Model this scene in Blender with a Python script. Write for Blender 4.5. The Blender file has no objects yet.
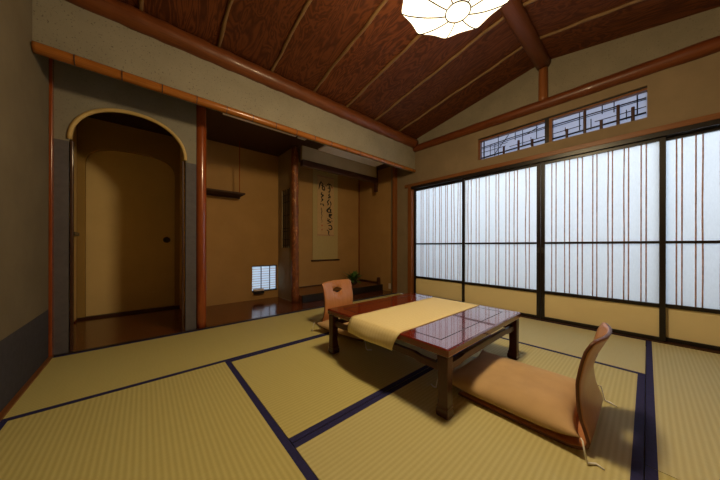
import bpy, bmesh, math, random
from mathutils import Vector, Matrix
from mathutils.geometry import delaunay_2d_cdt
random.seed(7)
R = math.radians
COL = bpy.context.scene.collection
XL, XR = -0.495, 3.15          # left wall, shoji wall
RIDGE_Y, RIDGE_Z, SLOPE = 0.71, 2.70, 0.18
def ceil_z(y): return RIDGE_Z - SLOPE * abs(y - RIDGE_Y)

# ------------------------------------------------------------------ mesh helpers
class MB:
    def __init__(self): self.v = []; self.f = []
    def add(self, vs, fs):
        o = len(self.v); self.v += [tuple(p) for p in vs]; self.f += [tuple(i + o for i in q) for q in fs]; return self
    def box(self, x0, x1, y0, y1, z0, z1):
        return self.add([(x0,y0,z0),(x1,y0,z0),(x1,y1,z0),(x0,y1,z0),(x0,y0,z1),(x1,y0,z1),(x1,y1,z1),(x0,y1,z1)],
            [(0,3,2,1),(4,5,6,7),(0,1,5,4),(1,2,6,5),(2,3,7,6),(3,0,4,7)])
    def prism(self, pts, d):
        """closed polygon pts (3D), extruded by vector d"""
        n = len(pts); d = Vector(d); a = [Vector(p) for p in pts]; b = [p + d for p in a]
        return self.add(a + b, [tuple(range(n))[::-1], tuple(range(n, 2*n))] + [(i, (i+1) % n, n + (i+1) % n, n + i) for i in range(n)])
    def tube(self, pts, rad, seg=10, caps=True):
        pts = [Vector(p) for p in pts]; n = len(pts)
        if not hasattr(rad, '__len__'): rad = [rad] * n
        vs = []; fs = []
        t0 = (pts[1] - pts[0]).normalized()
        up = Vector((0,0,1)) if abs(t0.z) < .9 else Vector((1,0,0))
        s = t0.cross(up).normalized()
        for i, p in enumerate(pts):
            t = (pts[min(i+1, n-1)] - pts[max(i-1, 0)]).normalized()
            s = (s - t * s.dot(t)).normalized(); u = t.cross(s)
            for k in range(seg):
                a = 2*math.pi*k/seg
                vs.append(p + (s*math.cos(a) + u*math.sin(a)) * rad[i])
        for i in range(n-1):
            for k in range(seg):
                a, b = i*seg + k, i*seg + (k+1) % seg
                fs.append((a, b, b + seg, a + seg))
        if caps: fs += [tuple(range(seg))[::-1], tuple((n-1)*seg + k for k in range(seg))]
        return self.add(vs, fs)
    def lathe(self, prof, c=(0,0,0), seg=24):
        vs = []; fs = []
        for r, z in prof:
            for k in range(seg):
                a = 2*math.pi*k/seg; vs.append((c[0]+r*math.cos(a), c[1]+r*math.sin(a), c[2]+z))
        for i in range(len(prof)-1):
            for k in range(seg):
                a, b = i*seg+k, i*seg+(k+1) % seg; fs.append((a, b, b+seg, a+seg))
        return self.add(vs, fs)
    def grid(self, fn, nu, nv):
        vs = [fn(i/nu, j/nv) for j in range(nv+1) for i in range(nu+1)]
        fs = [(j*(nu+1)+i, j*(nu+1)+i+1, (j+1)*(nu+1)+i+1, (j+1)*(nu+1)+i) for j in range(nv) for i in range(nu)]
        return self.add(vs, fs)
    def build(self, name, m, parent=None, loc=None, smooth=False, bevel=0, solid=0, subsurf=0, recalc=True):
        loc = Vector(loc) if loc is not None else Vector((0,0,0))
        me = bpy.data.meshes.new(name); me.from_pydata([Vector(p) - loc for p in self.v], [], self.f); me.update()
        if recalc:
            bm = bmesh.new(); bm.from_mesh(me); bmesh.ops.recalc_face_normals(bm, faces=bm.faces); bm.to_mesh(me); bm.free()
        me.materials.append(m)
        o = bpy.data.objects.new(name, me); COL.objects.link(o)
        if parent: o.parent = parent
        else: o.location = loc
        if smooth:
            for p in me.polygons: p.use_smooth = True
        if solid:
            s = o.modifiers.new('thickness', 'SOLIDIFY'); s.thickness = solid; s.offset = 0
        if bevel:
            b = o.modifiers.new('bevel', 'BEVEL'); b.width = bevel; b.segments = 2; b.limit_method = 'ANGLE'; b.angle_limit = R(40)
        if subsurf:
            s = o.modifiers.new('sub', 'SUBSURF'); s.levels = subsurf; s.render_levels = subsurf
        return o

def struct(o): o['kind'] = 'structure'; return o
def tag(o, label, cat, group=None):
    o['label'] = label; o['category'] = cat
    if group: o['group'] = group
    return o
def empty(name, loc=(0,0,0), rz=0, kind=None):
    o = bpy.data.objects.new(name, None); COL.objects.link(o); o.location = loc; o.rotation_euler.z = rz
    o.empty_display_size = .05
    if kind: o['kind'] = kind
    return o

# ------------------------------------------------------------------ materials
class NT:
    def __init__(self, name):
        self.m = bpy.data.materials.new(name); self.m.use_nodes = True
        self.t = self.m.node_tree; self.b = self.t.nodes['Principled BSDF']; self.out = self.t.nodes['Material Output']
    def n(self, typ, **kw):
        o = self.t.nodes.new(typ)
        for k, v in kw.items(): setattr(o, k, v)
        return o
    def l(self, a, b): self.t.links.new(a, b)
    def coord(self, scale=(1,1,1), kind='Object'):
        c = self.n('ShaderNodeTexCoord'); mp = self.n('ShaderNodeMapping'); mp.inputs['Scale'].default_value = scale
        self.l(c.outputs[kind], mp.inputs['Vector']); return mp.outputs['Vector']
    def noise(self, vec, scale, detail=4, rough=.55, dist=0):
        o = self.n('ShaderNodeTexNoise'); o.inputs['Scale'].default_value = scale; o.inputs['Detail'].default_value = detail
        o.inputs['Roughness'].default_value = rough; o.inputs['Distortion'].default_value = dist
        self.l(vec, o.inputs['Vector']); return o.outputs['Fac']
    def ramp(self, fac, stops):
        o = self.n('ShaderNodeValToRGB'); e = o.color_ramp.elements
        while len(e) < len(stops): e.new(.5)
        for q, (p, c) in zip(e, stops): q.position = p; q.color = (*c, 1) if len(c) == 3 else c
        self.l(fac, o.inputs['Fac']); return o.outputs['Color']
    def math(self, op, a, b=None, c=None, clamp=False):
        o = self.n('ShaderNodeMath', operation=op, use_clamp=clamp)
        for i, x in enumerate((a, b, c)):
            if x is None: continue
            if isinstance(x, (int, float)): o.inputs[i].default_value = x
            else: self.l(x, o.inputs[i])
        return o.outputs[0]
    def mix(self, fac, a, b, mode='MIX'):
        o = self.n('ShaderNodeMix', data_type='RGBA', blend_type=mode)
        for i, x in ((0, fac), (6, a), (7, b)):
            if isinstance(x, (int, float)): o.inputs[i].default_value = x
            elif isinstance(x, tuple): o.inputs[i].default_value = (*x, 1)
            else: self.l(x, o.inputs[i])
        return o.outputs[2]
    def sep(self, vec):
        o = self.n('ShaderNodeSeparateXYZ'); self.l(vec, o.inputs[0]); return o.outputs
    def bump(self, h, strength=.3, dist=.005):
        o = self.n('ShaderNodeBump'); o.inputs['Strength'].default_value = strength; o.inputs['Distance'].default_value = dist
        self.l(h, o.inputs['Height']); self.l(o.outputs[0], self.b.inputs['Normal'])
    def fin(self, col, rough=.6, coat=0, spec=.5):
        if isinstance(col, tuple): self.b.inputs['Base Color'].default_value = (*col, 1)
        else: self.l(col, self.b.inputs['Base Color'])
        self.b.inputs['Roughness'].default_value = rough; self.b.inputs['Coat Weight'].default_value = coat
        self.b.inputs['Coat Roughness'].default_value = .012 if coat > .9 else .08
        self.b.inputs['Specular IOR Level'].default_value = spec
        return self.m

def mul(c, k): return tuple(x * k for x in c)
def plain(name, c, rough=.6, coat=0, var=.12, scale=12, spec=.4):
    t = NT(name); f = t.noise(t.coord(), scale)
    return t.fin(t.ramp(f, [(.3, mul(c, 1 - var)), (.7, mul(c, 1 + var))]), rough, coat, spec)
def plaster(name, c, speck=.0, zsplit=None, clow=None, var=.14, below=True):
    t = NT(name); v = t.coord(); f = t.noise(v, 3.5, 6, .6)
    col = t.ramp(f, [(.25, mul(c, 1 - var)), (.75, mul(c, 1 + var))])
    if speck:
        g = t.noise(v, 95, 2, .5)
        k = t.ramp(g, [(.30, (speck,)*3), (.37, (0,0,0))])
        col = t.mix(k, col, mul(c, .42))
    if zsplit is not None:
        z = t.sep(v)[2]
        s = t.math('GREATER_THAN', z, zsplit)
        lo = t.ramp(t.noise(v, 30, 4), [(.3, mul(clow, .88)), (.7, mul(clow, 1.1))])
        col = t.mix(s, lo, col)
    t.bump(t.noise(v, 60, 4), .18, .003)
    return t.fin(col, .92, 0, .15)
def wood(name, c1, c2, scale=(1,1,1), ns=6, rough=.4, coat=.0, spec=.4, dist=1.2, c3=None, p3=.74):
    """streaky grain: the long axis gets the small scale"""
    t = NT(name); v = t.coord(scale)
    f = t.noise(v, ns, 6, .6, dist); g = t.noise(v, ns * 5, 3, .6, .3)
    h = t.math('ADD', t.math('MULTIPLY', f, .7), t.math('MULTIPLY', g, .3))
    st = [(.32, c1), (min(.66, p3-.05), c2)] + ([(p3, c3)] if c3 else [])
    col = t.ramp(h, st); t.bump(g, .12, .002)
    return t.fin(col, rough, coat, spec)

def tatami_mat(name, axis, c1=(.50, .43, .155), c2=(.61, .54, .222)):
    t = NT(name); v = t.coord(); s = t.sep(v); a = s[0] if axis == 'x' else s[1]; b = s[1] if axis == 'x' else s[0]
    w = t.math('SINE', t.math('MULTIPLY', b, 2*math.pi/.0190))        # ribs run along the mat's long side
    rib = t.math('MULTIPLY_ADD', w, .5, .5)
    fine = t.noise(t.coord((260, 9, 9) if axis == 'x' else (9, 260, 9)), 1.0, 3)
    big = t.noise(v, 2.2, 4)
    col = t.ramp(t.math('ADD', t.math('MULTIPLY', rib, .55), t.math('MULTIPLY', fine, .45)), [(.15, c1), (.85, c2)])
    col = t.mix(t.math('MULTIPLY', big, .35), col, mul(c2, .92))
    t.bump(t.math('ADD', t.math('MULTIPLY', rib, .8), t.math('MULTIPLY', fine, .2)), .30, .0025)
    return t.fin(col, .62, 0, .25)

M = {}
M['tatx'] = tatami_mat('tatami_rush_x', 'x'); M['taty'] = tatami_mat('tatami_rush_y', 'y')
M['tatx_mid'] = tatami_mat('tatami_half_daylit_x', 'x', (.51, .445, .20), (.615, .555, .27)); M['tatx_pale'] = tatami_mat('tatami_daylit_x', 'x', (.52, .46, .24), (.62, .57, .32)); M['taty_pale'] = tatami_mat('tatami_daylit_y', 'y', (.52, .46, .24), (.62, .57, .32))  # mid and pale tones: cool daylight from the screens painted into the rush colour
M['heri'] = plain('navy_cloth', (.018, .017, .095), .85, var=.2, scale=60)
M['wall_left'] = plaster('grey_plaster', (.165, .133, .086), .0, .335, (.055, .052, .062))
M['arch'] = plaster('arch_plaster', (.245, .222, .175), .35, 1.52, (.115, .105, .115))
M['upper'] = plaster('speckled_plaster', (.28, .25, .19), .8)
M['right'] = plaster('tan_plaster', (.24, .178, .112), .0, None)
M['gable'] = plaster('gable_plaster', (.25, .215, .155), .5)
M['toko'] = plaster('ochre_plaster', (.39, .22, .078), .0, var=.08)
M['niche'] = plaster('niche_plaster', (.66, .44, .155), .0, var=.08)
M['fusuma'] = plaster('door_paper', (.74, .56, .27), .0, var=.06)
M['archtrim'] = plain('ochre_rim', (.55, .38, .14), .6)
M['logx'] = wood('red_log_x', (.10, .026, .007), (.21, .060, .015), (1.2, 14, 14), 2.2, .42, .12)
M['logy'] = wood('red_log_y', (.09, .020, .005), (.18, .045, .010), (14, 1.2, 14), 2.2, .42, .12)
M['logz'] = wood('red_log_z', (.20, .04, .009), (.33, .075, .015), (12, 12, 1.2), 2.2, .25, .5)
M['ridge'] = wood('ridge_wood', (.10, .028, .010), (.17, .05, .016), (1.2, 14, 14), 2.2, .5, .05)
M['postz'] = wood('post_wood', (.17, .055, .014), (.28, .095, .025), (14, 14, 1.0), 2.5, .45, .1)
M['bark'] = wood('bark_post', (.07, .02, .008), (.24, .07, .02), (9, 9, 4), 2.4, .5, .1, c3=(.55, .26, .09), p3=.62)
M['bamboo'] = wood('amber_bamboo', (.25, .078, .012), (.40, .14, .025), (1.5, 30, 30), 2.0, .26, .5)
M['board'] = None
M['floorwood'] = wood('alcove_boards', (.085, .022, .007), (.15, .042, .014), (1.2, 16, 16), 2.5, .16, .35)
M['dark'] = wood('black_lacquer', (.008, .006, .006), (.018, .012, .010), (3, 3, 3), 5, .35, .1)
M['darkwood'] = wood('dark_wood', (.035, .012, .006), (.07, .024, .010), (2, 14, 14), 3, .4, .15)
M['railwood'] = wood('rail_wood', (.15, .052, .014), (.23, .085, .024), (14, 1.2, 14), 2.4, .45, .1)
M['branch'] = wood('pale_branch', (.15, .08, .03), (.27, .155, .06), (16, 2, 16), 2.4, .6)
M['bar'] = plain('lattice_stem', (.50, .29, .215), .5, var=.25, scale=30)
M['lacquer'] = wood('red_lacquer', (.13, .008, .004), (.17, .013, .006), (3, 3, 3), 5, .14, .95, .4)
M['leglac'] = wood('brown_lacquer', (.040, .005, .0025), (.060, .008, .004), (8, 8, 1.5), 4, .35, .15)
M['groove'] = plain('groove_black', (.012, .004, .003), .4)
M['ply'] = wood('bent_ply', (.45, .17, .055), (.55, .235, .085), (14, 14, 1.6), 1.6, .35, .25)
M['ply_edge'] = plain('ply_edge', (.13, .045, .022), .4)
M['cushion'] = plain('tan_velvet', (.55, .36, .18), .85, var=.10, scale=7)
M['cord'] = plain('white_cord', (.88, .86, .84), .8)
M['scrollcloth'] = plain('scroll_silk', (.44, .33, .13), .7, var=.06, scale=40)
M['scrollpaper'] = plain('scroll_paper', (.52, .33, .14), .7, var=.06, scale=20)
M['scrollband'] = plain('scroll_band', (.42, .23, .12), .7)
M['ink'] = plain('ink', (.012, .010, .010), .7)
M['seal'] = plain('red_seal', (.45, .06, .03), .7)
M['leaf'] = plain('leaf', (.07, .17, .035), .45, var=.5, scale=18)
M['pot'] = plain('pot', (.035, .025, .02), .35, .2)
M['white'] = plain('white_plastic', (.62, .52, .40), .5, var=.03)
M['panel'] = plain('pale_panel', (.95, .90, .84), .6, var=.04)
M['brass'] = plain('aged_metal', (.045, .04, .038), .35)
M['gold'] = plain('gold_wire', (.010, .006, .0015), .9, spec=.0)
M['beige'] = plaster('koshi_board', (.86, .72, .42), .0, var=.04)
M['outside'] = plain('outside_ground', (.3, .3, .28), .9)

def board_mat():
    t = NT('ceiling_boards'); v = t.coord((1, .22, 1)); s = t.sep(t.coord())
    idx = t.math('FLOOR', t.math('DIVIDE', t.math('ADD', s[0], .475), .455))
    wn = t.n('ShaderNodeTexWhiteNoise', noise_dimensions='1D'); t.l(idx, wn.inputs['W'])
    add = t.n('ShaderNodeVectorMath', operation='ADD'); t.l(v, add.inputs[0])
    comb = t.n('ShaderNodeCombineXYZ'); t.l(t.math('MULTIPLY', wn.outputs[0], 31.0), comb.inputs[1]); t.l(t.math('MULTIPLY', wn.outputs[0], 17.0), comb.inputs[2])
    t.l(comb.outputs[0], add.inputs[1])
    f = t.noise(add.outputs[0], 7, 3, .5, 1.0)
    rings = t.math('MULTIPLY_ADD', t.math('SINE', t.math('MULTIPLY', f, 75.0)), .5, .5)
    g = t.noise(add.outputs[0], 60, 3)
    h = t.math('ADD', t.math('MULTIPLY', rings, .6), t.math('MULTIPLY', g, .4))
    col = t.ramp(h, [(.2, (.070, .018, .005)), (.8, (.165, .046, .012))])
    col = t.mix(t.math('MULTIPLY', wn.outputs[0], .3), col, (.06, .018, .006))
    return t.fin(col, .6, 0, .25)
M['board'] = board_mat()

def paper_mat(name, c, k=.55):
    t = NT(name); t.t.nodes.remove(t.b)
    f = t.noise(t.coord((9, 9, 2.5)), 14, 5, .65)
    col = t.ramp(f, [(.3, mul(c, .93)), (.7, c)])
    tr = t.n('ShaderNodeBsdfTranslucent'); df = t.n('ShaderNodeBsdfDiffuse'); mx = t.n('ShaderNodeMixShader')
    mx.inputs[0].default_value = k
    t.l(col, tr.inputs[0]); t.l(col, df.inputs[0]); t.l(df.outputs[0], mx.inputs[1]); t.l(tr.outputs[0], mx.inputs[2])
    t.l(mx.outputs[0], t.out.inputs[0]); return t.m
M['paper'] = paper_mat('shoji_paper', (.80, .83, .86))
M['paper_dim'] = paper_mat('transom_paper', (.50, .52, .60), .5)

def sheer_mat(name, c, strength, clear):
    """thin lit cloth: part of the bulb's light passes straight through, the rest glows"""
    t = NT(name); t.t.nodes.remove(t.b)
    e = t.n('ShaderNodeEmission'); e.inputs[0].default_value = (*c, 1); e.inputs[1].default_value = strength
    tr = t.n('ShaderNodeBsdfTransparent'); mx = t.n('ShaderNodeMixShader'); mx.inputs[0].default_value = clear
    t.l(e.outputs[0], mx.inputs[1]); t.l(tr.outputs[0], mx.inputs[2]); t.l(mx.outputs[0], t.out.inputs[0]); return t.m
LAMP_C = (1.0, .76, .42)
M['shade'] = sheer_mat('lit_lamp_shade', (1.0, .84, .56), 4.5, .62)
M['shade_top'] = sheer_mat('lamp_top_cloth', (1.0, .80, .50), 3.0, .26)

# ------------------------------------------------------------------ room shell
struct(MB().box(XL-.1, 3.35, -.98, 3.95, -.10, -.051).build('floor', plain('floor_boards', (.35, .28, .12))))
# tatami mats ---------------------------------------------------------------
def mat_thing(x0, x1, y0, y1, axis, label, tone=''):
    g = .0015
    o = MB().box(x0+g, x1-g, y0+g, y1-g, -.05, 0).build('tatami_mat', M['tat' + axis + tone], loc=(x0, y0, -.05))
    tag(o, label, 'tatami mat', 'tatami mats on the floor')
    bw = .031
    rects = [(x0+g, x1-g, y0+g, y0+bw), (x0+g, x1-g, y1-bw, y1-g)] if axis == 'x' else [(x0+g, x0+bw, y0+g, y1-g), (x1-bw, x1-g, y0+g, y1-g)]
    for r in rects:
        MB().box(r[0], r[1], r[2], r[3], -.02, .0008).build('cloth_border', M['heri'], o, loc=(x0, y0, -.05))
XA, XB, XC = .435, 2.255, 3.13
mat_thing(XL+.012, 1.335, 1.835, 2.69, 'x', 'tatami mat lying in front of the arched opening, at the far left')
mat_thing(1.335, XC, 1.835, 2.69, 'x', 'tatami mat along the scroll alcove, under the farther floor chair')
mat_thing(XL+.012, XA, .0, 1.835, 'y', 'tatami mat beside the left wall with ribs running toward the arch')
mat_thing(XA, XB, .905, 1.835, 'x', 'tatami mat under the alcove half of the low table')
mat_thing(XA, XB, .005, .905, 'x', 'tatami mat under the nearer floor chair and the near table leg', '_mid')
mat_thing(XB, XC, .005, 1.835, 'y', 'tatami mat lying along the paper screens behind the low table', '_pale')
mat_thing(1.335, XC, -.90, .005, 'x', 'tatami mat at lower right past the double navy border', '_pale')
mat_thing(XL+.012, 1.335, -.90, .005, 'x', 'tatami mat at the bottom right corner, nearest the viewer, beyond a short seam')

# walls ---------------------------------------------------------------------
struct(MB().prism([(XL, -.98, 0), (XL, 2.86, 0), (XL, 2.86, 2.30), (XL, 2.30, ceil_z(2.30)+.02), (XL, RIDGE_Y, RIDGE_Z+.02), (XL, -.98, ceil_z(-.98)+.02)], (-.1, 0, 0)).build('wall_left', M['wall_left']))
struct(MB().prism([(XL-.1, -.93, 0), (3.25, -.93, 0), (3.25, -.93, 2.43), (XL-.1, -.93, 2.43)], (0, -.1, 0)).build('wall_back', M['right']))
w = MB()
ZT = 1.735
w.box(XR, XR+.1, 2.455, 2.84, 0, ZT)
w.box(XR, XR+.1, -.98, 2.84, ZT, 1.843)
w.box(XR, XR+.1, -.98, 0.0, 1.843, 2.108).box(XR, XR+.1, 1.385, 2.84, 1.843, 2.108)
w.box(XR, XR+.1, -.98, 2.84, 2.108, 2.25)
struct(w.build('wall_right', M['right']))
struct(MB().prism([(XR, -.98, 2.25), (XR, 2.45, 2.25), (XR, 2.45, ceil_z(2.45)+.02), (XR, RIDGE_Y, RIDGE_Z+.02), (XR, -.98, ceil_z(-.98)+.02)], (.1, 0, 0)).build('wall_right_gable', M['gable']))
# drop wall over the bamboo
DY0, DY1 = 2.345, 2.345
def dy(x): return DY0 + (DY1 - DY0) * (x - XL) / (XR - XL)
def bz(x): return 1.925
w = MB(); t_ = .07
q = [(XL, DY0), (XR, DY1), (XR, DY1+t_), (XL, DY0+t_)]
w.add([(x, y, bz(x)) for x, y in q] + [(x, y, ceil_z(y)+.02) for x, y in q], [(0,3,2,1),(4,5,6,7),(0,1,5,4),(1,2,6,5),(2,3,7,6),(3,0,4,7)])
struct(w.build('wall_front_upper', M['upper']))
# arch wall
AY, AT = 2.72, .045
AX0, AX1, ASP, ARZ = -.412, .280, 1.535, .305
acx, arx = (AX0+AX1)/2, (AX1-AX0)/2
def arch_pts(n=28, ex=2.15, rx=arx, rz=ARZ, cx=acx, sp=ASP):
    out = []
    for i in range(n+1):
        a = math.pi*i/n; c, s = math.cos(a), math.sin(a)
        out.append((cx - rx*math.copysign(abs(c)**(2/ex), c), sp + rz*abs(s)**(2/ex)))
    return out
def arch_wall(x0, x1, y, t, top, ax0, ax1, pts):
    w = MB()
    w.box(x0, ax0, y, y+t, 0, pts[0][1]); w.box(ax1, x1, y, y+t, 0, pts[0][1])
    n = len(pts)
    # strip fan from the arch curve to the outer rectangle
    outer = []
    for i, (px_, pz_) in enumerate(pts):
        f = i/(n-1)
        if f < .25: outer.append((x0, pts[0][1] + (top - pts[0][1])*f/.25))
        elif f > .75: outer.append((x1, pts[0][1] + (top - pts[0][1])*(1-f)/.25))
        else: outer.append((x0 + (x1-x0)*(f-.25)/.5, top))
    for i in range(n-1):
        a, b, c, d = pts[i], pts[i+1], outer[i+1], outer[i]
        P = [(a[0], y, a[1]), (b[0], y, b[1]), (c[0], y, c[1]), (d[0], y, d[1])]
        w.prism(P, (0, t, 0))
    return w
struct(arch_wall(XL, .36, AY, AT, 2.12, AX0, AX1, arch_pts()).build('wall_front', M['arch']))
# rim round the arch
rim = [(x, AY-.004, z) for x, z in arch_pts(36, 2.15, arx-.004, ARZ-.004)]
struct(MB().tube(rim, .014, 10).build('trim_arch_rim', M['archtrim'], smooth=True))
for s, x in ((0, AX0), (1, AX1-.02)):
    struct(MB().box(x+.006*(1-2*s), x+.014+.006*(1-2*s), AY+.004, AY+AT-.004, 0, 1.53).build('trim_arch_jamb', M['darkwood'], bevel=.003))
# niche behind the arch
NY, NXL, NXR = 3.85, -.545, .335
struct(MB().box(NXL-.08, NXL, AY+AT, NY+.1, 0, 2.12).build('wall_niche_left', M['niche']))
struct(MB().box(NXR, .43, AY+AT, NY+.1, 0, 2.12).build('wall_niche_right', M['niche']))
bx0, bx1 = -.470, .287
nb = arch_pts(28, 2.9, (bx1-bx0)/2, .235, (bx0+bx1)/2, 1.60)
struct(arch_wall(NXL, NXR, NY, .05, 2.12, bx0, bx1, nb).build('wall_niche_back', plaster('niche_back_plaster', (.40, .26, .085), var=.06)))
struct(MB().box(NXL, NXL+.02, NY-.04, NY-.001, 0, 2.12).build('trim_niche_post', M['logz']))
struct(MB().box(NXL, NXR, NY-.012, NY+.03, 0, .022).build('trim_niche_sill', M['darkwood']))
# the two papered sliding doors of the niche
d5 = empty('door_5', (bx0+.35, NY+.075, 0), kind='structure')
MB().box(bx0-.05, bx1+.05, NY+.06, NY+.09, .0, 1.95).build('door_panel', M['fusuma'], d5, loc=d5.location)
MB().lathe([(0, 0), (.03, 0), (.036, -.006), (.036, -.012), (.026, -.012), (.024, -.006), (0, -.006)], seg=24).build('door_pull', M['brass'], d5, smooth=True)
pl = d5.children[-1]; pl.rotation_euler = (R(-90), 0, 0); pl.location = Vector((.208, NY+.048, .842)) - Vector(d5.location)
d6 = empty('door_6', (NXL+.015, 3.3, 0), kind='structure')
MB().box(NXL+.002, NXL+.022, 2.95, NY-.05, .02, 1.98).build('door_panel', M['fusuma'], d6, loc=d6.location)
MB().box(NXL+.018, NXL+.05, 3.52, 3.74, .865, .90).build('door_handle', M['brass'], d6, loc=d6.location, bevel=.006)

# alcove shell
TY = 3.66; CZ = 2.12
struct(MB().box(.43, XR+.1, TY, TY+.1, 0, .12).box(.43, 1.148, TY, TY+.1, .12, .485).box(1.512, XR+.1, TY, TY+.1, .12, .485).box(.43, XR+.1, TY, TY+.1, .485, CZ).build('wall_alcove_back', M['toko']))
struct(MB().box(XR, XR+.1, 2.84, TY, 0, CZ).build('wall_alcove_right', M['toko']))
struct(MB().box(XL-.1, XR+.1, 2.38, 3.95, CZ, CZ+.04).build('ceiling_alcove', wood('alcove_ceiling', (.035, .013, .007), (.06, .022, .010), (1, 14, 14), 2.5, .5)))
# wooden alcove floor with a dark front sill
struct(MB().box(NXL-.08, XR+.1, 2.715, NY+.2, -.05, -.001).build('floor_alcove', M['floorwood']))
struct(MB().box(XL, XR, 2.692, 2.716, -.05, .004).build('trim_alcove_sill', M['dark']))
# raised dais
struct(MB().box(1.60, XR-.001, 3.05, TY, 0, .098).build('floor_dais', wood('dais_boards', (.15, .055, .018), (.24, .09, .03), (1.2, 16, 16), 2.5, .3, .1)))
struct(MB().box(1.60, XR-.001, 3.02, 3.052, 0, .102).build('trim_dais_front', M['dark'], bevel=.004))
struct(MB().box(XR-.014, XR-.001, 3.09, TY, .098, .135).build('baseboard_alcove_right', M['darkwood']))
struct(MB().box(1.60, XR-.02, TY-.012, TY-.001, .098, .112).build('baseboard_alcove_back', M['darkwood']))
struct(MB().box(3.055, 3.10, 3.035, 3.08, .10, .225).build('trim_dais_post', M['darkwood'], bevel=.004))
# partition with a lattice opening
PX = 1.53
struct(MB().box(PX, PX+.04, 3.2, TY, 0, .745).box(PX, PX+.04, 3.2, 3.255, .745, 1.58).box(PX, PX+.04, 3.525, TY, .745, 1.58).box(PX, PX+.04, 3.2, TY, 1.58, CZ).build('wall_partition', plaster('partition_plaster', (.30, .22, .12))))
w3 = empty('window_3', (PX+.02, 3.39, .745), kind='structure')
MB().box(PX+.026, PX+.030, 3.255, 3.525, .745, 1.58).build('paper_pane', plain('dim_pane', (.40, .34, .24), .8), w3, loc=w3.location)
for y in (3.29, 3.35, 3.42, 3.49): MB().box(PX+.008, PX+.020, y-.006, y+.006, .745, 1.58).build('lattice_bar', M['dark'], w3, loc=w3.location)
for z in (.78, .86, .98, 1.02, 1.21, 1.40, 1.50): MB().box(PX+.010, PX+.022, 3.255, 3.525, z-.005, z+.005).build('lattice_bar', M['dark'], w3, loc=w3.location)
# inner lintel over the scroll
struct(MB().box(1.60, 3.0, 3.03, 3.08, 1.93, CZ).build('wall_alcove_lintel', plaster('lintel_plaster', (.50, .40, .25))))
struct(MB().box(1.60, 3.03, 3.02, 3.09, 1.85, 1.932).build('trim_alcove_lintel', M['darkwood'], bevel=.003))
struct(MB().box(2.985, 3.03, 3.03, 3.075, 1.70, CZ).build('trim_lintel_stub', M['darkwood'], bevel=.003))
struct(MB().box(XR-.02, XR-.002, TY-.02, TY-.002, .1, CZ).build('trim_alcove_corner', M['postz']))
# posts
def log(name, pts, rad, m, seg=18, wob=.06, n=24):
    a, b = Vector(pts[0]), Vector(pts[1]); P = []; Q = []
    for i in range(n+1):
        f = i/n; P.append(a.lerp(b, f)); r = rad[0] + (rad[1]-rad[0])*f
        Q.append(r * (1 + wob*(math.sin(i*1.9 + rad[0]*99)*.5 + random.uniform(-.5, .5))))
    return struct(MB().tube(P, Q, seg).build(name, m, smooth=True))
log('trim_red_post', [(.405, 2.745, -.02), (.400, 2.745, CZ)], (.041, .044), M['logz'], wob=.02)
log('trim_bark_post', [(1.568, 3.165, -.02), (1.555, 3.165, CZ)], (.052, .047), M['bark'], wob=.12)
struct(MB().box(3.066, 3.149, 2.695, 2.73, 0, CZ).build('trim_alcove_post', M['postz'], bevel=.004))
struct(MB().box(XL, XL+.016, 2.67, 2.718, 0, CZ).build('trim_corner_post', M['logz'], bevel=.003))
struct(MB().box(XL, XL+.021, -.93, 2.69, 0, .010).build('baseboard_left', M['railwood']))
# bamboo lintel with nodes
P = []; Q = []; nx = 240
for i in range(nx+1):
    x = XL + .004 + (XR - .02 - XL) * i/nx
    r = .0325 + (.0225-.0325) * i/nx
    ph = ((x - XL - .166) / .213) % 1.0; dd = min(ph, 1-ph) * .213
    bumpr = .0012*math.exp(-(dd/.006)**2) - .0012*math.exp(-((dd-.012)/.006)**2)
    P.append((x, dy(x) - .006, bz(x))); Q.append(r + bumpr)
struct(MB().tube(P, Q, 18).build('trim_bamboo_lintel', M['bamboo'], smooth=True))
nod = MB()
for i in range(22):
    x = XL + .166 + .213*i
    if x < XR-.03:
        r = .0330 + (.0225-.0325)*(x-XL)/(XR-XL)
        nod.tube([(x-.003, dy(x)-.006, bz(x)), (x+.003, dy(x)-.006, bz(x))], r+.0022, 18)
struct(nod.build('trim_bamboo_rings', M['darkwood'], smooth=False))
# log under the ceiling on the drop wall, rail log on the shoji wall, ridge beam and its post
log('trim_ceiling_log', [(XL, dy(XL)-.015, 2.340), (XR-.03, dy(XR)-.015, 2.332)], (.068, .068), M['logx'], wob=.07, n=60)
log('trim_gable_rail', [(XR-.012, 2.385, 2.262), (XR-.012, -.93, 2.232)], (.048, .056), M['logy'], wob=.05, n=40)
log('trim_ridge_beam', [(XL, RIDGE_Y, 2.675), (XR, RIDGE_Y, 2.675)], (.072, .066), M['ridge'], wob=.03, n=30)
log('trim_gable_post', [(XR-.012, RIDGE_Y, 2.27), (XR-.012, RIDGE_Y, 2.64)], (.042, .040), M['postz'], wob=.02, n=8)

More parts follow.
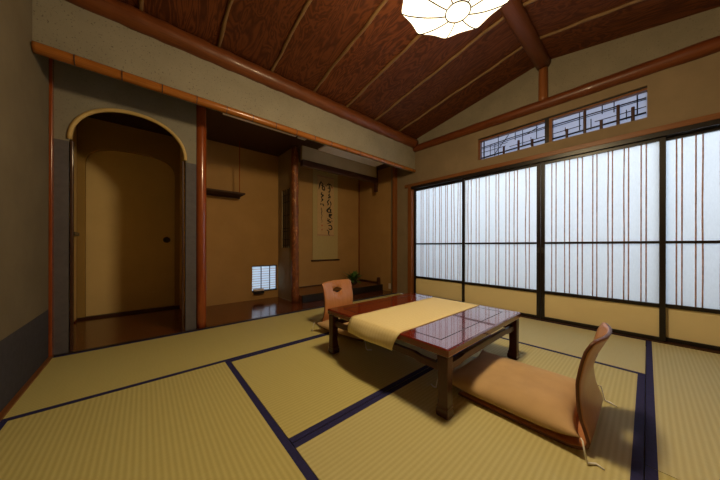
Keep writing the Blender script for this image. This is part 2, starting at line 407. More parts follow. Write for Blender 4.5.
# ceiling ----------------------------------------------------------------
for nm, ya, yb in (('ceiling', RIDGE_Y, 2.50), ('ceiling_near', -.98, RIDGE_Y)):
    P = [(XL-.05, ya, ceil_z(ya)), (XR+.05, ya, ceil_z(ya)), (XR+.05, yb, ceil_z(yb)), (XL-.05, yb, ceil_z(yb))]
    struct(MB().prism(P, (0, 0, .04)).build(nm, M['board']))
for k in range(8):
    x = -.45 + .0 + .455*k
    x = (-.445, -.02, .455, .895, 1.35, 1.79, 2.262, 2.735)[k]
    for side, ya, yb in ((1, RIDGE_Y+.05, dy(x)+.03), (-1, RIDGE_Y-.05, -.93)):
        P = []; Q = []; n = 26; ph = random.uniform(0, 6)
        for i in range(n+1):
            y = ya + (yb-ya)*i/n
            P.append((x + .004*math.sin(ph + i*.5) + random.uniform(-.002, .002), y, ceil_z(y) - .008 + .003*math.sin(ph+i*1.3)))
            Q.append(.0125*(1 + .12*math.sin(ph*2+i*1.1) + random.uniform(-.07, .07)))
        struct(MB().tube(P, Q, 10).build('trim_ceiling_batten', M['branch'], smooth=True))

# sliding paper screens ------------------------------------------------------
struct(MB().box(XR-.035, XR+.001, -.93, 2.52, 1.690, 1.735).build('trim_lintel_rail', M['railwood'], bevel=.003))
struct(MB().box(XR-.03, XR+.07, -.93, 2.40, 1.652, 1.691).build('trim_lintel_track', M['dark']))
struct(MB().box(XR-.035, XR+.07, -.93, 2.46, -.05, .006).build('trim_floor_track', M['darkwood']))
struct(MB().box(XR-.03, XR+.07, 2.388, 2.456, 0, 1.70).build('trim_screen_post', M['postz'], bevel=.004))
def screen(n, y0, y1, xo, pairs, pull=None):
    d = empty('door_%d' % n, (xo, (y0+y1)/2, .006), kind='structure'); L = d.location
    xa, xb = xo - .014, xo + .014; sw = .034
    for ya in (y0, y1 - sw): MB().box(xa, xb, ya, ya+sw, .006, 1.655).build('stile', M['dark'], d, loc=L, bevel=.002)
    for z0, z1 in ((.006, .036), (.276, .306), (.795, .815), (1.625, 1.655)):
        MB().box(xa+.001, xb-.001, y0+sw, y1-sw, z0, z1).build('rail', M['dark'], d, loc=L)
    MB().box(xo+.001, xo+.006, y0+sw, y1-sw, .036, .277).build('lower_panel', M['beige'], d, loc=L)
    MB().box(xo+.006, xo+.008, y0+sw, y1-sw, .305, 1.626).build('paper_pane', M['paper'], d, loc=L)
    for y in pairs:
        ph = random.uniform(0, 6); amp = random.choice((.0, .0, .0, .0006, .0012, .003))
        P = [(xo-.001, y + amp*math.sin(ph + k*.55), .30 + 1.33*k/16) for k in range(17)]
        MB().tube(P, [.0042*(1+random.uniform(-.08, .08)) for _ in P], 8).build('lattice_bar', M['bar'], d, loc=L, smooth=True)
    if pull is not None: MB().box(xa-.001, xa+.003, pull-.011, pull+.011, .70, .76).build('door_pull', M['brass'], d, loc=L, bevel=.003)
p3 = [.641, .606, .537, .500, .439, .405, .332, .304, .231, .203, .132, .105, .033, .005]
p4 = [-.153, -.180, -.245, -.276, -.355, -.385, -.46, -.49, -.57, -.60, -.68, -.71, -.79, -.82]
p1 = [2.262, 2.227, 2.160, 2.125, 2.052, 2.017, 1.948, 1.921, 1.852, 1.826, 1.763, 1.727, 1.672, 1.640]
p2 = [1.515, 1.475, 1.412, 1.375, 1.292, 1.256, 1.178, 1.147, 1.070, 1.035, .985, .952, .872, .838]
screen(1, 1.558, 2.388, XR+.046, p1)
screen(2, .735, 1.592, XR+.012, p2, .752)
screen(3, -.099, .733, XR+.012, p3, .716)
screen(4, -.92, -.065, XR+.046, p4)

# transom window ---------------------------------------------------------------
TY0, TY1, TZ0, TZ1 = 0.0, 1.385, 1.843, 2.108
w1 = empty('window_1', (XR+.05, (TY0+TY1)/2, TZ0), kind='structure'); L = w1.location
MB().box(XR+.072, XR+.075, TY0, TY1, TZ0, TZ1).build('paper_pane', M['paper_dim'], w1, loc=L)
MB().box(XR+.012, XR+.07, TY0, TY1, TZ1-.012, TZ1).build('window_frame', M['dark'], w1, loc=L)
MB().box(XR+.018, XR+.066, TY0, TY1, TZ1-.030, TZ1-.012).build('window_frame', M['railwood'], w1, loc=L)
MB().box(XR+.012, XR+.07, TY1-.018, TY1, TZ0, TZ1-.012).build('window_frame', M['railwood'], w1, loc=L)
MB().box(XR+.004, XR+.07, .665, .700, TZ0, TZ1-.012).build('window_mullion', M['dark'], w1, loc=L)
MB().box(XR+.012, XR+.07, .640, .665, TZ0, TZ1-.030).build('window_frame', M['railwood'], w1, loc=L)
XT = XR + .038
def tbar(pts, r): MB().tube([(XT + random.uniform(-.004, .004), y, z) for y, z in pts], r*1.25, 6).build('lattice_bar', M['dark'], w1, loc=L, smooth=True)
H = TZ1 - TZ0
def zz(v): return TZ0 + v*H
def halfy(u, ya, yb): return ya + (yb-ya)*u
for ya, yb, hor, ver, stub, dia in (
    (1.36, .70,
     [(0, 1, .60, .70, .004), (0, 1, .54, .64, .003), (0, .42, .36, .38, .0028), (.48, 1, .30, .33, .0028), (0, 1, .10, .20, .0065), (.2, .45, .48, .50, .0025)],
     [(.05, 0, 1, .006), (.16, .1, .7, .003), (.30, .05, 1, .003), (.24, .02, .7, .003), (.57, .52, .95, .003), (.68, .15, .95, .003), (.80, .1, .5, .0025), (.88, .3, .97, .003)],
     [(.39, .42), (.62, .52), (.82, .40)], [(.22, .10, .47, .92), (.72, .60, .9, .86)]),
    (.64, .005,
     [(0, 1, .66, .68, .0045), (0, 1, .60, .63, .003), (0, .35, .33, .36, .0028), (.5, 1, .36, .40, .003), (0, 1, .14, .20, .0065)],
     [(.16, .3, .5, .0028), (.33, .2, .95, .003), (.46, .12, .55, .003), (.58, .55, .95, .003), (.70, .5, .95, .003), (.82, .15, .52, .003), (.92, .2, .93, .0035)],
     [(.18, .42), (.39, .98), (.57, .40), (.74, .80), (.88, .56)], [])):
    for u0, u1, v0, v1, r in hor: tbar([(halfy(u0, ya, yb), zz(v0)), (halfy((u0+u1)/2, ya, yb), zz((v0+v1)/2 + random.uniform(-.012, .012))), (halfy(u1, ya, yb), zz(v1))], r)
    for u, v0, v1, r in ver: tbar([(halfy(u, ya, yb), zz(v0)), (halfy(u, ya, yb), zz(v1*.9))], r)
    for u, v in stub: MB().tube([(XT, halfy(u, ya, yb), TZ0), (XT, halfy(u, ya, yb), zz(v*.88))], .0115, 10).build('bamboo_stub', M['darkwood'], w1, loc=L)
    for a, b, c, d_ in dia: tbar([(halfy(a, ya, yb), zz(b)), (halfy(c, ya, yb), zz(d_*.9))], .003)

# floor-level window of the left recess
w2 = empty('window_2', (1.33, TY+.03, .12), kind='structure'); L = w2.location
MB().box(1.148, 1.512, TY+.030, TY+.033, .12, .485).build('paper_pane', M['paper'], w2, loc=L)
MB().box(1.148, 1.512, TY+.003, TY+.03, .472, .485).build('window_frame', M['dark'], w2, loc=L)
MB().box(1.148, 1.512, TY-.012, TY+.03, .112, .128).build('window_frame', M['dark'], w2, loc=L)
for i in range(9):
    z = .155 + .0345*i; MB().box(1.150, 1.511, TY+.02, TY+.029, z-.003, z+.003).build('lattice_bar', M['bar'], w2, loc=L)
for x in (1.152, 1.285, 1.41, 1.508): MB().box(x-.005, x+.005, TY+.017, TY+.029, .125, .475).build('lattice_bar', M['dark'], w2, loc=L)

# ------------------------------------------------------------------ low table
TX0, TX1, TYa, TYb, TZ = .998, 1.952, .566, 1.512, .316
tb = empty('low_table', ((TX0+TX1)/2, (TYa+TYb)/2, .0015)); L = Vector((tb.location.x, tb.location.y, 0))
tag(tb, 'low square dark red lacquered table standing on the tatami', 'table')
top = MB().box(TX0, TX1, TYa, TYb, TZ-.038, TZ).build('tabletop', M['lacquer'], tb, loc=L, bevel=.007)
g = MB(); e = .084; gw = .005; z0, z1 = TZ-.003, TZ+.0006
g.box(TX0+e, TX1-e, TYa+e, TYa+e+gw, z0, z1).box(TX0+e, TX1-e, TYb-e-gw, TYb-e, z0, z1).box(TX0+e, TX0+e+gw, TYa+e, TYb-e, z0, z1).box(TX1-e-gw, TX1-e, TYa+e, TYb-e, z0, z1)
g.build('inlay_line', M['groove'], top, loc=L)
def leg(cx, cy, sx, sy):
    secs = [(0, .050), (.006, .056), (.028, .058), (.040, .052), (.046, .056), (.055, .050), (.10, .047), (.20, .049), (.275, .052)]
    vs = []; fs = []
    for z, wd in secs:
        # inner faces move, outer faces stay nearly flush: hoof foot
        h = .026
        xi = cx - sx*(wd - h); xo = cx + sx*h + sx*(wd-.05)*.35
        yi = cy - sy*(wd - h); yo = cy + sy*h + sy*(wd-.05)*.35
        vs += [(xi, yi, z), (xo, yi, z), (xo, yo, z), (xi, yo, z)]
    n = len(secs)
    for i in range(n-1):
        for k in range(4): fs.append((i*4+k, i*4+(k+1) % 4, i*4+4+(k+1) % 4, i*4+4+k))
    fs += [(0,1,2,3), tuple((n-1)*4+k for k in range(4))]
    MB().add(vs, fs).build('leg', M['leglac'], tb, loc=L, bevel=.004)
for sx in (-1, 1):
    for sy in (-1, 1):
        leg((TX0 + .034) if sx < 0 else (TX1 - .034), (TYa + .034) if sy < 0 else (TYb - .034), sx, sy)
def stretcher(a, b, ax):
    # raised-centre rail
    n = 40; vs = []; fs = []; hw = .011
    for i in range(n+1):
        f = i/n; s = a + (b-a)*f
        d = min(f, 1-f); h = .008 * min(1, max(0, (d-.13)/.05)); h = h*h*(3*.008-2*h)/(.008**2) if h else 0
        z0, z1 = .198 + h, .230 + h
        for o_, z in ((-hw, z0), (hw, z0), (hw, z1), (-hw, z1)):
            vs.append((s, ax[1]+o_, z) if ax[0] == 'x' else (ax[1]+o_, s, z))
    for i in range(n):
        for k in range(4): fs.append((i*4+k, i*4+(k+1) % 4, i*4+4+(k+1) % 4, i*4+4+k))
    fs += [(0,1,2,3), tuple(n*4+k for k in range(4))]
    MB().add(vs, fs).build('stretcher', M['leglac'], tb, loc=L)
for y in (TYa+.034, TYb-.034): stretcher(TX0+.05, TX1-.05, ('x', y))
for x in (TX0+.034, TX1-.034): stretcher(TYa+.05, TYb-.05, ('y', x))

# runner across the table
def runner_mat():
    t = NT('runner_cloth'); v = t.coord((1,1,1)); s = t.sep(v)
    a = t.math('SINE', t.math('MULTIPLY', t.math('ADD', s[0], s[1]), 150.0)); b = t.math('SINE', t.math('MULTIPLY', t.math('SUBTRACT', s[0], s[1]), 150.0))
    k = t.math('MULTIPLY_ADD', t.math('MULTIPLY', a, b), .5, .5)
    col = t.ramp(t.math('ADD', t.math('MULTIPLY', k, .5), t.math('MULTIPLY', t.noise(v, 120, 3), .5)), [(.2, (.74, .60, .30)), (.8, (.84, .71, .40))])
    return t.fin(col, .7, 0, .3)
prof = [(.968, .226), (.966, .246), (.972, .275), (.986, .303), (1.004, .318), (1.03, .3205)] + [(1.03 + .87*i/14, .3195 + .0006*math.sin(i*2.1)) for i in range(1, 15)] + [(1.928, .3195), (1.943, .315), (1.952, .29), (1.953, .262)]
plen = len(prof)-1
def rf(u, v):
    k = u*plen; i = min(int(k), plen-1); f = k-i
    x = prof[i][0]*(1-f)+prof[i+1][0]*f; z = prof[i][1]*(1-f)+prof[i+1][1]*f
    y0, y1 = .838, 1.236
    hang = max(0, (.318 - z)/.09)
    y = y0 + (y1-y0)*v
    if x < 1.0: y += hang*.03*(1-v) + .004*math.sin(v*9)*hang; x += .006*math.sin(v*7+1)*hang
    return (x, y, z)
run = MB().grid(rf, plen*2, 16).build('table_runner', runner_mat(), loc=(1.46, 1.04, .318), smooth=True, solid=.0024)
tag(run, 'pale yellow cloth runner draped across the low table, hanging over its edge', 'table runner')

# ------------------------------------------------------------------ legless floor chairs and cushions
PROF = [(.50, .008), (.40, .008), (.28, .008), (.16, .008), (.09, .009), (.050, .011), (.022, .018), (.008, .030), (.003, .045), (.010, .072), (.027, .12), (.033, .16), (.036, .20), (.037, .25), (.030, .295), (.023, .335), (.013, .375), (-.003, .42)]
CUM = [0]
for a, b in zip(PROF[:-1], PROF[1:]): CUM.append(CUM[-1] + math.hypot(a[0]-b[0], a[1]-b[1]))
TOT = CUM[-1]
def prof_at(s):
    for i in range(len(PROF)-1):
        if s <= CUM[i+1] + 1e-9:
            f = (s-CUM[i])/(CUM[i+1]-CUM[i]); a, b = PROF[i], PROF[i+1]
            return a[0]+(b[0]-a[0])*f, a[1]+(b[1]-a[1])*f
    return PROF[-1]
def halfw(s, z):
    if z < .02 and s < CUM[5]: return .211
    k = min(1, max(0, z/.2)); w_ = .211 - .019*math.sin(k*math.pi/2)
    if z > .2: w_ += .004*((z-.2)/.245)
    return w_
def shell_pt(u, s):
    y, z = prof_at(s); t_ = min(1, max(0, (z-.02)/.10)); t_ = t_*t_*(3-2*t_)
    y -= (.006*t_ + .029*min(1, max(0, (z-.20)/.20)))*(1 - u*u)
    if s > TOT-.05:                                     # gently arched top edge with soft corners
        f = (s-(TOT-.05))/.05; z -= f*(.004*u*u + .008*max(0, abs(u)-.93)/.07)
    return Vector((u*halfw(s, z), y, z))
def make_chair(loc, rz, label):
    root = empty('floor_chair', loc, rz); tag(root, label, 'chair', 'legless floor chairs at the low table')
    pts = []; edges = []
    nu, ns_ = 16, 54
    hole_c = TOT - .092; hole = []
    for k in range(28):
        a = 2*math.pi*k/28; rr = 1 + .10*math.cos(4*a)
        hole.append((.29*rr*math.cos(a), hole_c + .0235*rr*math.sin(a)))
    pts += hole; edges += [(k, (k+1) % 28) for k in range(28)]
    b0 = len(pts); grid_ids = {}
    for j in range(ns_+1):
        for i in range(nu+1):
            u = -1+2*i/nu; s = TOT*j/ns_
            bord = i in (0, nu) or j in (0, ns_)
            if not bord and (u/.37)**2 + ((s-hole_c)/.034)**2 < 1: continue
            grid_ids[(i, j)] = len(pts); pts.append((u, s))
    for i in range(nu): edges += [(grid_ids[(i, 0)], grid_ids[(i+1, 0)]), (grid_ids[(i, ns_)], grid_ids[(i+1, ns_)])]
    for j in range(ns_): edges += [(grid_ids[(0, j)], grid_ids[(0, j+1)]), (grid_ids[(nu, j)], grid_ids[(nu, j+1)])]
    vo, eo, fo, *_ = delaunay_2d_cdt([Vector(p) for p in pts], edges, [], 0, 1e-6)
    def inside(u, s):
        a = math.atan2((s-hole_c)/.0235, u/.29); r = math.hypot(u/.29, (s-hole_c)/.0235); return r < 1 + .10*math.cos(4*a) - .005
    mb = MB(); fs = []
    for f in fo:
        cu = sum(vo[i][0] for i in f)/len(f); cs = sum(vo[i][1] for i in f)/len(f)
        if not inside(cu, cs): fs.append(tuple(f))
    mb.add([shell_pt(v[0], v[1]) for v in vo], fs)
    o = mb.build('bent_shell', M['ply'], root, smooth=True)
    o.data.materials.append(M['ply_edge'])
    s = o.modifiers.new('thickness', 'SOLIDIFY'); s.thickness = .011; s.offset = 0; s.material_offset_rim = 1
    return root
def make_cushion(loc, rz, label, wx=.262, wy=.285, h=.10, notch=True):
    o_ = None
    def pil(u, v, sgn):
        a, b = 2*u-1, 2*v-1
        pinch = 1 - .05*(1-abs(b)**3) if True else 1
        X = wx*a*(1 - .045*(1-b*b)); Y = wy*b*(1 - .045*(1-a*a))
        th = ((1-abs(a)**3.2)*(1-abs(b)**3.2))
        th = max(0, th)**.5
        if sgn > 0: z = .030 + (h-.030)*th + .003*math.sin(5*a+2*b)*th
        else: z = .030 - .027*th
        z += .030*(abs(a)*abs(b))**4
        if notch and b < -.55:                                   # pressed against the chair back
            Y += .030*(1-abs(a)**2.2)*((-b-.55)/.45)
        return (X, Y, z)
    mb = MB(); n = 30
    mb.grid(lambda u, v: pil(u, v, 1), n, n); mb.grid(lambda u, v: pil(u, v, -1), n, n)
    o = mb.build('floor_cushion', M['cushion'], loc=(0,0,0), smooth=True, recalc=False)
    bm = bmesh.new(); bm.from_mesh(o.data); bmesh.ops.remove_doubles(bm, verts=bm.verts, dist=.0004); bmesh.ops.recalc_face_normals(bm, faces=bm.faces); bm.to_mesh(o.data); bm.free()
    for p in o.data.polygons: p.use_smooth = True
    o.location = loc; o.rotation_euler.z = rz
    tag(o, label, 'cushion', 'cushions on the floor chairs')
    zf = -loc[2] + .004
    for a, b in ((-1,-1), (1,-1), (-1,1), (1,1)):
        cx, cy = a*wx*.995, b*wy*.995
        j = random.uniform(-.01, .01)
        P = [(cx, cy, .058), (cx+a*.008, cy+b*.006, .056), (cx+a*.012+j, cy+b*.012, .030), (cx+a*.012+j, cy+b*.020, zf+.004), (cx+a*.002-j, cy+b*.040, zf), (cx-a*.004+j, cy+b*.062, zf)]
        MB().tube(P, [.0028, .003, .003, .0034, .0042, .0025], 6).build('tassel', M['cord'], o, smooth=True)
    return o
chA = make_chair((1.435, .136, .001), 0, 'bent plywood floor chair seen from behind, at the near side of the table')
cuA = make_cushion((1.458, .440, .016), R(0), 'tan square cushion on the nearer floor chair, tucked under the table')
chB = make_chair((1.440, 2.010, .006), R(180+9), 'bent plywood floor chair facing the viewer with oval hole, on the alcove side')
d = Vector((0, .305, .022)); d.rotate(Matrix.Rotation(R(189), 3, 'Z'))
cuB = make_cushion(Vector((1.412, 2.010, 0)) + d, R(189), 'tan square cushion on the farther floor chair, half hidden behind a table leg')

# ------------------------------------------------------------------ pendant lamp
LX, LY = 1.166, .612
lamp = empty('pendant_lamp', (LX, LY, 1.925)); tag(lamp, 'glowing scalloped round pendant lamp hanging from the ceiling', 'lamp')
NR = 10; ROT = R(6)
def lobes(a):
    f = ((a-ROT)/(2*math.pi)*NR) % 1.0
    return 1 - .075*math.sin(math.pi*f)
def shade_fn(prof, n=NR*8):
    def fn(u, v):
        a = 2*math.pi*u; k = v*(len(prof)-1); i = min(int(k), len(prof)-2); f = k-i
        r = prof[i][0]*(1-f)+prof[i+1][0]*f; z = prof[i][1]*(1-f)+prof[i+1][1]*f
        w_ = min(1, max(0, (r-.06)/.18)); r *= 1-(1-lobes(a))*w_
        return (r*math.cos(a), r*math.sin(a), z)
    return fn
lower = [(0.0, -.002), (.03, -.001), (.058, .0), (.10, .012), (.15, .030), (.20, .053), (.248, .078), (.285, .104)]
upper = [(.285, .104), (.268, .133), (.22, .162), (.16, .182), (.10, .192), (.05, .196)]
MB().grid(shade_fn(lower), NR*8, 14).build('lamp_shade', M['shade'], lamp, smooth=True)
MB().grid(shade_fn(upper), NR*8, 10).build('shade_top', M['shade_top'], lamp, smooth=True)
for k in range(NR):
    a = ROT + 2*math.pi*k/NR
    P = [(r*math.cos(a), r*math.sin(a), z-.0025) for r, z in lower[2:]] + [(r*math.cos(a), r*math.sin(a), z) for r, z in upper[1:]]
    MB().tube(P, .0027, 6).build('rib', M['gold'], lamp, smooth=True)
MB().tube([(.058*math.cos(2*math.pi*k/40), .058*math.sin(2*math.pi*k/40), -.002) for k in range(41)], .0030, 6).build('ring', M['gold'], lamp, smooth=True)
MB().lathe([(.05, .192), (.055, .20), (.05, .225), (.02, .24), (.0, .24)]).build('cap', M['brass'], lamp, smooth=True)
MB().tube([(0, 0, .235), (0, 0, ceil_z(LY)-1.925-.02)], .005, 8).build('cord', M['dark'], lamp)
MB().lathe([(.0, 0), (.045, 0), (.05, .02), (.05, .045)], (0, 0, ceil_z(LY)-1.925-.05)).build('ceiling_rose', M['brass'], lamp, smooth=True)

# ------------------------------------------------------------------ hanging scroll
SX0, SX1, SZ0, SZ1 = 2.12, 2.63, .52, 2.06; SY = TY - .012
sc = empty('hanging_scroll', ((SX0+SX1)/2, SY, SZ0)); L = sc.location
tag(sc, 'tall hanging scroll with black brush calligraphy on the alcove wall', 'hanging scroll')
MB().box(SX0, SX1, SY, SY+.004, SZ0, SZ1).build('scroll_mount', M['scrollcloth'], sc, loc=L)
pap = MB().box(SX0+.085, SX1-.085, SY-.002, SY, .965, 1.955).build('scroll_paper', M['scrollpaper'], sc, loc=L)
MB().box(SX0+.08, SX1-.08, SY-.0025, SY-.0005, .945, .967).build('scroll_band', M['scrollband'], sc, loc=L)
MB().box(SX0+.08, SX1-.08, SY-.0025, SY-.0005, 1.953, 1.972).build('scroll_band', M['scrollband'], sc, loc=L)
MB().tube([(SX0-.03, SY-.006, SZ0+.005), (SX1+.03, SY-.006, SZ0+.005)], .013, 12).build('roller', M['darkwood'], sc, loc=L, smooth=True)
MB().tube([(SX0-.005, SY-.003, SZ1), (SX1+.005, SY-.003, SZ1)], .007, 8).build('hanging_rod', M['darkwood'], sc, loc=L, smooth=True)
def s1(x, y): return (308 + x/9.6, 165 + y/9.6)
def s2(x, y): return (308 + x/8.0, 205 + y/8.0)
strokes = []
def S(fn, w_, *pts): strokes.append((w_, [fn(*p) for p in pts]))
S(s1, 1.5, (164,163), (170,176)); S(s1, 1.4, (178,160), (190,146), (212,150), (222,166)); S(s1, 1.5, (196,150), (200,175), (206,205), (198,228), (186,222)); S(s1, 1.1, (182,190), (200,184), (217,182))
S(s1, 1.2, (222,168), (228,180)); S(s1, 1.5, (203,240), (193,262), (208,270), (190,292)); S(s1, 1.3, (186,284), (214,282)); S(s1, 1.6, (200,300), (182,328), (190,350), (180,362)); S(s1, 1.4, (206,318), (216,345), (210,366))
S(s1, 1.5, (212,372), (192,398), (176,432)); S(s1, 1.3, (196,400), (214,402), (211,430), (220,436)); S(s1, 1.5, (208,450), (196,470), (214,480))
S(s2, 1.5, (165,2), (146,26), (160,40), (186,36)); S(s2, 1.2, (176,10), (172,34)); S(s2, 1.5, (160,56), (186,58), (168,78), (190,92)); S(s2, 1.4, (172,100), (152,112), (178,122), (150,138)); S(s2, 1.2, (186,108), (190,118))
S(s2, 1.5, (158,154), (180,152), (188,178), (170,186), (160,172)); S(s2, 1.3, (146,190), (164,204), (158,220), (168,238)); S(s2, 1.0, (150,100), (156,94))
S(s1, 1.6, (122,132), (108,165), (99,216)); S(s1, 1.5, (118,140), (136,160), (132,205), (152,214), (150,180), (138,186)); S(s1, 1.0, (120,170), (136,172)); S(s1, 1.5, (130,238), (120,262), (142,268), (122,290), (132,300)); S(s1, 1.4, (122,308), (138,312), (118,334))
S(s1, 1.6, (120,350), (117,368)); S(s1, 1.6, (134,352), (148,376))
S(s1, .55, (127,392), (120,410), (130,430), (124,450), (128,474)); S(s2, .6, (101,8), (107,30), (102,50), (108,72), (103,96), (108,120), (104,132))
def sc_map(p):                       # brush sketch units -> paper plane
    return Vector((SX0 + (p[0]-312.8)/25.0*.51, SY-.0035, 2.052 - (p[1]-168)/93.0*1.535))
ink = MB()
for w_, pts in strokes:
    P = [sc_map(p) for p in pts]; D = []
    for i in range(len(P)-1):                        # catmull-rom resample
        a, b, c, d_ = P[max(i-1, 0)], P[i], P[i+1], P[min(i+2, len(P)-1)]
        for k in range(6):
            t_ = k/6; D.append(.5*((2*b) + (-a+c)*t_ + (2*a-5*b+4*c-d_)*t_*t_ + (-a+3*b-3*c+d_)*t_**3))
    D.append(P[-1]); n = len(D); vs = []; fs = []
    for i, p in enumerate(D):
        t_ = (D[min(i+1, n-1)] - D[max(i-1, 0)]).normalized(); nrm = Vector((-t_.z, 0, t_.x))
        hw = w_*.0066*(.55 + .6*math.sin(math.pi*min(1, (i+1)/n*1.05)))
        vs += [p + nrm*hw, p - nrm*hw]
    fs = [(2*i, 2*i+1, 2*i+3, 2*i+2) for i in range(n-1)]
    ink.add(vs, fs)
ink.build('brush_writing', M['ink'], pap, loc=L)
for fn, x, y, hw in ((s2, 108, 156, .010), (s2, 108, 190, .008), (s1, 228, 176, .007)):
    p = sc_map(fn(x, y)); MB().box(p.x-hw, p.x+hw, SY-.004, SY-.002, p.z-.012, p.z+.012).build('red_seal', M['seal'], pap, loc=L)
MB().tube([(SX0+.13, SY-.002, SZ1), ((SX0+SX1)/2, SY+.004, CZ-.005), (SX1-.13, SY-.002, SZ1)], .002, 6).build('hanging_cord', M['darkwood'], sc, loc=L)

# ------------------------------------------------------------------ hanging shelf in the left recess
sh = empty('hanging_shelf', (.72, 3.53, 1.44)); L = sh.location
tag(sh, 'small dark wooden shelf hung by a thin rod in the left recess', 'shelf')
MB().box(.445, .985, 3.40, TY-.001, 1.432, 1.452).build('shelf_board', plain('shelf_wood', (.05, .02, .012), .8), sh, loc=L, bevel=.002)
MB().box(.445, .985, TY-.03, TY-.001, 1.41, 1.432).build('bracket', M['darkwood'], sh, loc=L)
MB().tube([(.925, 3.44, 1.44), (.925, 3.44, CZ-.001)], .005, 8).build('hanging_rod', M['logz'], sh, loc=L)

# ------------------------------------------------------------------ plant
PXc, PYc = 2.78, 3.38
pt = empty('potted_plant', (PXc, PYc, .098)); tag(pt, 'small dark pot of green spreading leaves in the alcove corner', 'plant')
MB().lathe([(.0, .0), (.05, .0), (.062, .02), (.066, .05), (.058, .075), (.05, .08), (.045, .075), (.045, .06), (0, .06)]).build('pot', M['pot'], pt, smooth=True)
lf = MB(); st = MB()
for i in range(46):
    a = random.uniform(0, 2*math.pi); el = random.uniform(.10, 1.15); ln = random.uniform(.16, .28)
    d0 = Vector((math.cos(a)*math.cos(el), math.sin(a)*math.cos(el), math.sin(el)))
    base = Vector((d0.x*.02, d0.y*.02, .065)); pts = []
    for k in range(6):
        f = k/5; pts.append(base + d0*ln*f + Vector((0, 0, -.07*f*f*(1-el/1.6))))
    pts = [Vector((max(-.2, min(.2, p_.x)), max(-.2, min(.2, p_.y)), max(.012, p_.z))) for p_ in pts]
    side = d0.cross(Vector((0,0,1))).normalized(); vs = []
    for k, p_ in enumerate(pts):
        hw = .021*math.sin(math.pi*(.08 + .92*k/5))*random.uniform(.8, 1.1); 
        vs += [p_ + side*hw + Vector((0,0,.003)), p_, p_ - side*hw + Vector((0,0,.003))]
    fs = []
    for k in range(5): fs += [(3*k, 3*k+1, 3*k+4, 3*k+3), (3*k+1, 3*k+2, 3*k+5, 3*k+4)]
    lf.add(vs, fs)
    if i % 4 == 0: st.tube([base*.8, pts[2]], .0022, 5)
lf.build('leaves', M['leaf'], pt, smooth=True); st.build('stem', M['leaf'], pt)

# ------------------------------------------------------------------ small fittings
ou = MB().box(XR-.006, XR, 2.835, 2.885, .045, .135).build('wall_outlet', M['white'], loc=(XR, 2.86, .09), bevel=.002)
tag(ou, 'small white wall plate low on the alcove side wall by the post', 'outlet')
cb = MB().box(1.165, 1.305, TY-.055, TY-.0005, .129, .152).build('small_box', M['white'], loc=(1.235, TY-.034, .112), bevel=.003)
tag(cb, 'small pale box on the sill of the floor level window', 'box')
MB().box(1.165, 1.305, TY-.050, TY-.0005, .085, .1285).build('dark_base', M['dark'], cb, loc=(1.235, TY-.034, .112))
lp = MB().box(1.82, 2.93, 2.80, 3.0, CZ-.02, CZ+.001).build('ceiling_light', M['panel'], loc=(2.37, 2.9, CZ-.02), bevel=.004)
tag(lp, 'unlit pale flat light panel in the soffit above the hanging scroll', 'light')
rl = MB().box(.60, 1.40, 2.79, 2.835, CZ-.012, CZ+.001).build('soffit_rail', M['panel'], loc=(1.0, 2.81, CZ-.012), bevel=.003)
tag(rl, 'narrow pale rail fixed to the soffit behind the bamboo lintel', 'rail')
w = MB(); w.box(1.435, 1.54, 2.80, 2.812, CZ-.01, CZ+.001).box(1.435, 1.54, 2.84, 2.852, CZ-.01, CZ+.001).box(1.435, 1.447, 2.80, 2.852, CZ-.01, CZ+.001).box(1.528, 1.54, 2.80, 2.852, CZ-.01, CZ+.001).box(1.48, 1.492, 2.80, 2.852, CZ-.01, CZ+.001)
so = w.build('soffit_vent', M['panel'], loc=(1.49, 2.826, CZ-.01)); tag(so, 'small pale framed vent in the soffit between rail and light panel', 'vent')

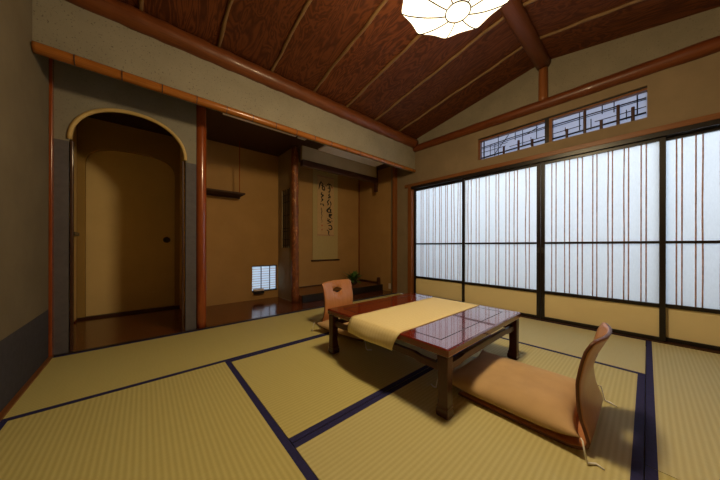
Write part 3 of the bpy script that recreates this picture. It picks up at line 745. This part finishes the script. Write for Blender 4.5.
# ------------------------------------------------------------------ daylight outside, world, camera
bulb = bpy.data.lights.new('bulb', 'POINT'); bulb.energy = 150; bulb.color = LAMP_C; bulb.shadow_soft_size = .125
bo = bpy.data.objects.new('bulb', bulb); COL.objects.link(bo); bo.parent = lamp; bo.location = (0, 0, .10)
def area(name, loc, rot, sx, sy, power, c):
    l = bpy.data.lights.new(name, 'AREA'); l.shape = 'RECTANGLE'; l.size = sx; l.size_y = sy; l.energy = power; l.color = c
    o = bpy.data.objects.new(name, l); COL.objects.link(o); o.location = loc; o.rotation_euler = rot; return o
area('daylight_screens', (4.5, .75, 2.1), (0, R(80), 0), 2.6, 4.6, 250, (.78, .89, 1.0))
area('daylight_recess', (1.33, 4.6, .6), (R(-90), 0, 0), 1.4, 1.2, 42, (.62, .80, 1.0))
wd = bpy.data.worlds.new('World'); bpy.context.scene.world = wd; wd.use_nodes = True
bg = wd.node_tree.nodes['Background']; bg.inputs[0].default_value = (.55, .68, .85, 1); bg.inputs[1].default_value = .35

cam = bpy.data.cameras.new('camera'); co = bpy.data.objects.new('camera', cam); COL.objects.link(co)
cam.sensor_width = 36; cam.sensor_fit = 'HORIZONTAL'; cam.lens = 248.7/720*36; cam.shift_y = 6.0/720; cam.clip_start = .02
YAW = R(49.09)
fwd = Vector((math.cos(YAW), math.sin(YAW), 0)); rt = Vector((math.sin(YAW), -math.cos(YAW), 0)); up = Vector((0, 0, 1))
ro = R(.1); r2 = rt*math.cos(ro) + up*math.sin(ro); u2 = r2.cross(fwd)
co.matrix_world = Matrix(((r2.x, u2.x, -fwd.x, 0), (r2.y, u2.y, -fwd.y, 0), (r2.z, u2.z, -fwd.z, .77), (0, 0, 0, 1)))
sc_ = bpy.context.scene; sc_.camera = co
sc_.view_settings.view_transform = 'Standard'; sc_.view_settings.look = 'None'; sc_.view_settings.exposure = 0
sc_.cycles.use_denoising = True; sc_.cycles.max_bounces = 10; sc_.cycles.diffuse_bounces = 5; sc_.cycles.sample_clamp_indirect = 6
